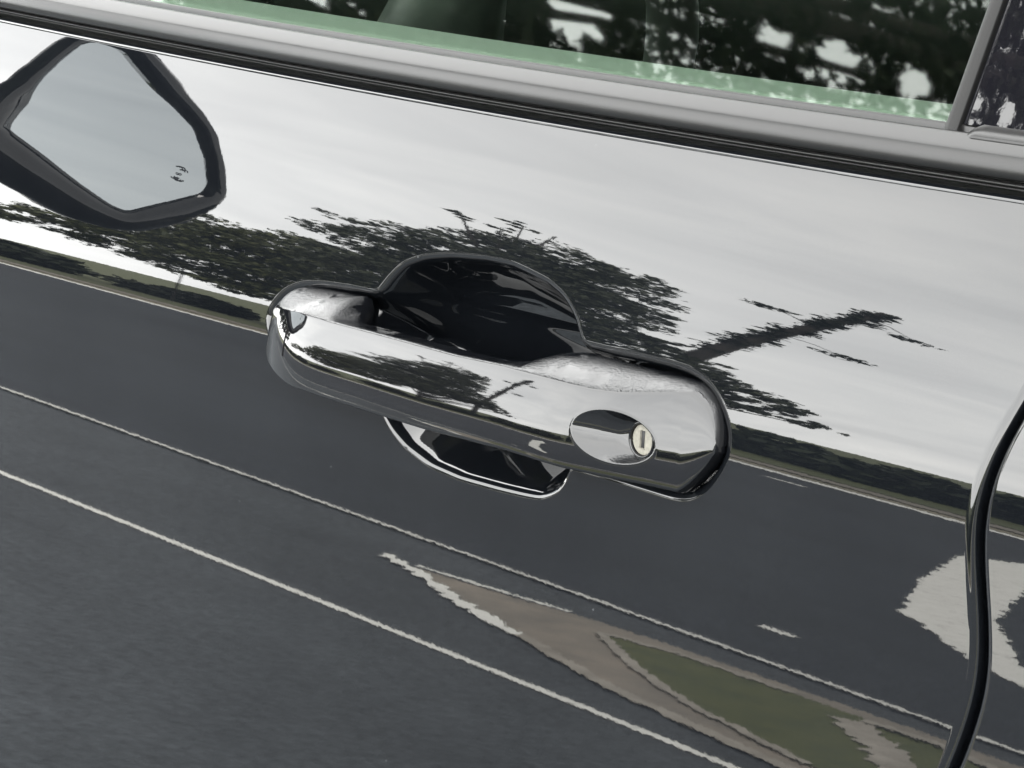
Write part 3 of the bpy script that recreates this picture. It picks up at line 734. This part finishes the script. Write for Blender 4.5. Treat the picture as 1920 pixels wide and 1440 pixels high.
structure(ribbon("nose_line", [(-5.6, -4.50), (-5.3, -4.40), (-5.0, -4.27), (-4.69, -4.15), (-4.55, -4.10)], .048, .0058, LINEM, .8))
structure(ribbon("nose_line", [(-5.45, -4.50), (-5.2, -4.56), (-4.95, -4.64)], .03, .0058, LINEM, .4))
gpoly = [(-4.68, -4.50), (-4.49, -4.60), (-4.11, -4.64), (-3.75, -4.66), (12, -4.66), (12, -3.95), (-3.37, -3.93), (-3.53, -3.97), (-3.85, -4.06), (-4.18, -4.20)]
sheet("median_grass", gpoly, .0055, GRASS)["kind"] = "stuff"
structure(ribbon("grass_edging", [(-3.37, -3.93), (-3.53, -3.97), (-3.85, -4.06), (-4.18, -4.20), (-4.68, -4.50), (-4.49, -4.60), (-4.11, -4.64)], .035, .008, KERB, .5))
structure(ribbon("worn_track", [(-3.84, -4.56), (-3.70, -4.46), (-3.55, -4.36), (-3.43, -4.26), (-3.2, -4.05)], .10, .0085, KERB, .5))
structure(ribbon("worn_track", [(-3.84, -4.60), (-3.65, -4.64), (-3.4, -4.60), (-3.1, -4.50)], .045, .011, KERB, .5))
arr = [(-8.45, -10.3), (-6.59, -7.88), (-5.61, -6.70), (-4.86, -6.16), (-4.3, -5.85), (-4.35, -6.02), (-4.74, -6.28), (-5.69, -7.28), (-7.11, -9.17), (-7.6, -10.2), (-8.9, -11.6)]
def ragged(P, step, j):
    out = []
    for a, b in zip(P, P[1:]+P[:1]):
        n = max(1, int(math.dist(a, b)/step))
        for i in range(n):
            t = i/n; out.append((a[0]+(b[0]-a[0])*t+random.uniform(-j, j), a[1]+(b[1]-a[1])*t+random.uniform(-j, j)*.6))
    return out
arr = ragged(arr, .06, .022)
structure(sheet("road_arrow", arr, .0075, LINEM))
sheet("far_grass", [(-890, -890), (890, -890), (890, -17.9), (-890, -17.9)], .002, GRASS)["kind"] = "stuff"

# ------------------------------------------------------------------ trees
def leaves_mesh(name, pts, size, matl, parent, flat=.35, aspect=1.8, seed=1):
    r = np.random.default_rng(seed); n = len(pts)
    s = size*r.uniform(.55, 1.35, n)
    d = r.normal(size=(n, 3)); d[:, 2] *= .6; d /= np.linalg.norm(d, axis=1)[:, None]
    q = r.normal(size=(n, 3)); q -= (q*d).sum(1)[:, None]*d; q /= np.linalg.norm(q, axis=1)[:, None]
    a = d*(s*aspect/2)[:, None]; b = q*(s/2)[:, None]
    V = np.stack([pts-a, pts+b*.9, pts+a, pts-b*.9], 1).reshape(-1, 3)
    me = bpy.data.meshes.new(name); me.vertices.add(4*n); me.vertices.foreach_set("co", V.astype(np.float32).ravel())
    me.loops.add(4*n); me.loops.foreach_set("vertex_index", np.arange(4*n, dtype=np.int32))
    me.polygons.add(n); me.polygons.foreach_set("loop_start", np.arange(0, 4*n, 4, dtype=np.int32)); me.polygons.foreach_set("loop_total", np.full(n, 4, np.int32))
    me.update(); me.materials.append(matl)
    o = bpy.data.objects.new(name, me); col.objects.link(o); o.parent = parent
    return o
def tree(label, base, blobs, trunk, limbs, matl, size, dens, group=None, seed=1, name="roadside_tree", gaps=()):
    """blobs: (x,y,z,rx,ry,rz) relative to base; clumpy leaves inside each"""
    r = np.random.default_rng(seed)
    root = empty(name, base); tag(root, label, "tree", group)
    parts = [tube(trunk[0], trunk[1], 9)]
    for p, rd in limbs: parts.append(tube(p, rd, 7))
    V, Fc = merge(parts); mesh_obj("trunk", V, Fc, BARK, root)
    allp = []
    for (x, y, z, rx, ry, rz) in blobs:
        vol = rx*ry*rz
        nc = max(4, int(dens*vol**.67))
        c = r.normal(size=(nc, 3)); c /= np.linalg.norm(c, axis=1)[:, None]; c *= (r.uniform(.25, 1, nc)**.5)[:, None]
        c = c*np.array([rx, ry, rz])+np.array([x, y, z])
        for cc in c:
            m = r.integers(16, 42); sg = r.uniform(.10, .24)*(vol**.33)*.55
            allp.append(cc+r.normal(size=(m, 3))*np.array([sg*1.2, sg*1.2, sg*.6]))
    pts = np.concatenate(allp)
    for (ga, ge, wa, we) in gaps:                                   # openings in the crown where the sky comes through
        d = pts+np.array(base)-np.array([0, .04, 1.05]); az = np.degrees(np.arctan2(-d[:, 0], -d[:, 1])); el = np.degrees(np.arcsin(d[:, 2]/np.linalg.norm(d, axis=1)))
        w_ = 1+.35*np.sin(7*np.arctan2((el-ge)/we, (az-ga)/wa)+ga)
        pts = pts[((az-ga)/wa)**2+((el-ge)/we)**2 > w_]
    leaves_mesh("crown", pts, size, matl, root, seed=seed)
    return root
def at(az, rg): a = math.radians(az); return (-math.sin(a)*rg, -math.cos(a)*rg)
def el_h(el, rg): return .95+math.tan(math.radians(el))*rg
def crown_tree(label, az, rg, spec, matl, size, dens, seed, group=None, name="roadside_tree", trunk_r=.12, gaps=(), limb=True):
    """spec: list of (daz, el, width_m, height_m) clumps seen from the car"""
    bx, by = at(az, rg); rr_ = random.Random(seed)
    blobs, limbs = [], []
    zmin = 99
    for (da, el, wd, ht) in spec:
        x, y = at(az+da, rg+rr_.uniform(-1, 1)); z = el_h(el, rg)
        blobs.append((x-bx, y-by, z, wd/2, wd/2, ht/2)); zmin = min(zmin, z)
        z0 = max(.6, z*.45)
        if limb: limbs.append(([(0, 0, z0), ((x-bx)*.4, (y-by)*.4, z0+(z-z0)*.6), (x-bx, y-by, z)], [trunk_r*.5, trunk_r*.35, trunk_r*.12]))
    top = max(b[2] for b in blobs)
    return tree(label, (bx, by, 0), blobs, ([(0, 0, -.1), (.05, .03, top*.35), (-.04, .05, top*.7), (0, 0, top)], [trunk_r, trunk_r*.8, trunk_r*.5, trunk_r*.15]), limbs, matl, size, dens, group, seed, name, gaps)
GRP = "trees along the far verge"
crown_tree("broad ragged grey-green tree mirrored above the handle recess", 50.5, 34, [
    (1.4, 7.8, 2.0, 1.8), (2.6, 6.4, 1.8, 1.6), (0.6, 9.4, 1.8, 1.8), (-.6, 9.8, 2.0, 2.0), (-1.6, 8.8, 2.0, 2.0), (-2.0, 10.3, 1.4, 1.0), (-.4, 7.4, 2.5, 2.2), (-1.8, 6.6, 2.1, 1.8), (-2.7, 7.6, 1.4, .8),
    (.8, 5.4, 2.6, 2.2), (2.2, 4.4, 2.2, 1.6), (-1.0, 4.8, 2.6, 2.2), (.2, 3.0, 2.8, 2.0), (-1.8, 2.8, 2.6, 1.6), (-2.6, 4.6, 1.8, 1.0), (-3.4, 3.4, 2.2, 1.0), (-4.4, 3.6, 1.4, .6), (-4.2, 2.2, 2.0, .8), (-5.3, 2.8, 1.2, .45), (-6.2, 2.0, 1.6, .4), (1.6, 2.6, 2.4, 1.6), (1.9, 11.0, .5, .5), (.7, 12.0, .55, .5), (1.0, 11.0, .4, .3), (-3.8, 4.4, 1.6, .5), (-4.8, 3.0, 1.6, .5), (-5.7, 2.4, 1.4, .35), (-3.4, 5.4, 1.2, .5), (-5.0, 1.4, 1.8, .4), (-6.6, 1.5, 1.2, .25), (-3.0, 2.2, 2.0, .8), (-7.2, 1.2, 1.0, .2)], LEAF, .075, 110, 11, GRP)
crown_tree("bushy olive-green tree mirrored below the wing mirror", 56.2, 37, [
    (-.6, 3.6, 2.6, 2.0), (-1.8, 4.2, 2.0, 1.8), (.6, 3.6, 2.2, 1.6), (1.7, 3.0, 2.0, 1.2), (-2.8, 3.4, 1.6, 1.6), (0, 2.2, 3.0, 1.2), (-2.0, 2.2, 2.2, 1.2), (2.7, 2.6, 1.6, .8), (3.6, 2.2, 1.6, .7), (4.6, 1.8, 2.0, .6), (-.5, 1.2, 2.4, .7), (1.2, 1.5, 2.2, .6), (-2.2, 1.0, 2.4, .8), (-3.4, 1.2, 2.0, .8), (-1.2, .6, 2.0, .4)], LEAF2, .08, 100, 12, GRP, trunk_r=.02, limb=False)
crown_tree("low thin tree at the left of the row mirrored in the paint", 62.5, 42, [
    (-1.0, 1.9, 2.2, .9), (.4, 2.0, 2.4, 1.0), (1.6, 1.6, 2.2, .9), (2.8, 1.4, 2.0, .9)], LEAF2, .08, 60, 13, GRP, trunk_r=.02, limb=False)
crown_tree("slight wispy tree between the bushy tree and the broad one", 53.6, 40, [
    (-.5, 7.2, 1.4, .9), (.5, 7.8, 1.4, .5), (-.6, 6.0, 1.4, .6), (.6, 6.6, 1.2, .5), (.2, 4.6, 1.6, .7), (-.4, 3.0, 1.4, 1.0)], LEAF, .07, 38, 14, GRP, trunk_r=.02, limb=False)
crown_tree("wide dark tree farthest ahead of the car along the far verge", 82, 32, [
    (-4, 4, 3, 2.6), (-2, 7, 3, 2.8), (0, 9.5, 3.2, 2.8), (2, 6, 3.2, 3), (4, 4, 3, 2.6), (0, 4, 3.4, 3), (-6, 3, 2.6, 1.8), (6, 3, 2.6, 2), (0, 13, 3.2, 3), (-3, 11, 3, 2.6), (3, 10, 3, 2.6), (8, 6, 3, 3), (12, 5, 3, 3), (-9, 3.5, 2.6, 2.0), (-11, 2.5, 2.6, 1.6)], LEAF, .16, 40, 15, GRP)
crown_tree("full dark tree nearest the car's nose on the far verge", 97, 27, [
    (-6, 5, 3.4, 3.4), (-3, 10, 3.4, 3.4), (0, 15, 3.6, 3.6), (3, 10, 3.6, 3.6), (6, 5, 3.4, 3.4), (0, 6, 4, 4), (0, 20, 3.2, 3.2), (-4, 16, 3, 3), (4, 17, 3, 3), (9, 6, 3, 3), (-9, 7, 3, 3)], LEAF, .16, 40, 16, GRP)
# slim leaning tree
bx, by = at(46.9, 34)
tp = []
for t in np.linspace(0, 1, 12):
    az_ = 46.9-3.0*t; el_ = 1.0+13.2*t; x, y = at(az_, 34); tp.append((x-bx, y-by, max(0, el_h(el_, 34)) if t > 0 else 0))
tr_ = np.linspace(.19, .09, 12)
root = empty("leaning_tree", (bx, by, 0)); tag(root, "slim leaning tree trunk with few leaf tufts mirrored right of the handle", "tree")
parts = [tube(tp, list(tr_), 9)]
tuf = []
for i in range(120):
    t = random.uniform(.35, 1); k = t*11; a = int(min(k, 10)); p = Vector(tp[a]).lerp(Vector(tp[a+1]), k-a)
    d = Vector((random.uniform(-1, 1), random.uniform(-1, 1), random.uniform(-.1, .5)))*random.uniform(.12, .34)
    parts.append(tube([p, p+d*.5, p+d], [.03, .022, .008], 5))
    tuf.append(np.array(p+d*.7)+rng.normal(size=(16, 3))*.07)
for (t, dx, dz) in ((.62, .9, -.35), (.74, -.7, .5), (.93, .75, -.55)):
    k = t*11; a = int(k); p = Vector(tp[a]).lerp(Vector(tp[a+1]), k-a); q = p+Vector((dx*.75, -dx*.6, dz))
    parts.append(tube([p, p.lerp(q, .5)+Vector((0, 0, .12)), q], [.02, .014, .008], 5)); tuf.append(np.array(q)+rng.normal(size=(60, 3))*np.array([.18, .15, .05]))
V, Fc = merge(parts); mesh_obj("trunk", V, Fc, BARK, root)
leaves_mesh("crown", np.concatenate(tuf), .10, LEAF3, root, seed=21)
# shrubs along the far verge
proto = None
r = np.random.default_rng(31)
protos = []
for kx in range(3):
    n = 900; c = r.normal(size=(n, 3)); c /= np.linalg.norm(c, axis=1)[:, None]; c *= (r.uniform(.3, 1, n)**.4)[:, None]
    c = c*np.array([1.5, .9, .62])*(1+.25*np.sin(c[:, :1]*5+kx)); c[:, 2] = np.abs(c[:, 2]+.45)
    o = leaves_mesh("verge_shrub", c, .2, LEAF3, None, seed=40+kx); protos.append(o)
sx = np.arange(-62, 26, 2.05)
for i, x in enumerate(sx):
    o = protos[i] if i < 3 else protos[i % 3].copy()
    if i >= 3: col.objects.link(o)
    o.location = (x+random.uniform(-.5, .5), -21.5+random.uniform(-1.0, .8), 0); s_ = random.uniform(.75, 1.15); o.scale = (s_*1.1, s_, s_*random.uniform(.5, .8)); o.rotation_euler = (0, 0, random.choice((0, math.pi))+random.uniform(-.3, .3))
    tag(o, "dark low shrub in the hedge line along the far side of the road", "shrub", "shrubs along the far verge")
# big tree on the median ahead of the car: its canopy overhangs the road and is mirrored in the window glass
crown_tree("tall dark tree whose canopy is mirrored in the side window", 72.5, 15, [
    (-.5, 24, 2.0, 1.5), (3, 25, 2, 1.6), (-1.5, 26.5, 2.2, 1.7), (-4.5, 28, 2.4, 1.8), (-7, 29, 2.2, 1.8), (-9.5, 30.8, 2.2, 1.8), (-12, 32.5, 2.2, 1.7), (-14.5, 34, 2.2, 1.6), (-17, 35.8, 2.2, 1.7), (-19.5, 37, 2.0, 1.7), (-22, 38, 2.0, 1.8), (-24.5, 38.5, 2.0, 1.8),
    (-3, 25.5, 2.0, 1.3), (-6, 26.8, 2.0, 1.3), (-8.5, 28, 2.0, 1.3), (-11, 29.2, 2.0, 1.3), (-13.5, 30.8, 2.0, 1.3),
    (-3, 33, 2.8, 2.0), (-8, 35, 2.8, 2.0), (-13, 37.5, 2.8, 1.8), (-18, 39.5, 2.8, 1.8), (2, 33, 2.8, 2.4), (1, 39, 3, 2.4)], LEAF3, .06, 85, 51, None, "canopy_tree", .22, [(61.2, 30.3, .75, .6), (56.3, 33.6, .7, .35), (57.6, 32.9, .5, .3), (54.6, 34.4, .5, .35), (65.5, 26.5, .5, .4), (52.5, 36, .25, .8), (50.5, 36.5, .2, 1.0), (55.4, 32.6, .8, .22)])
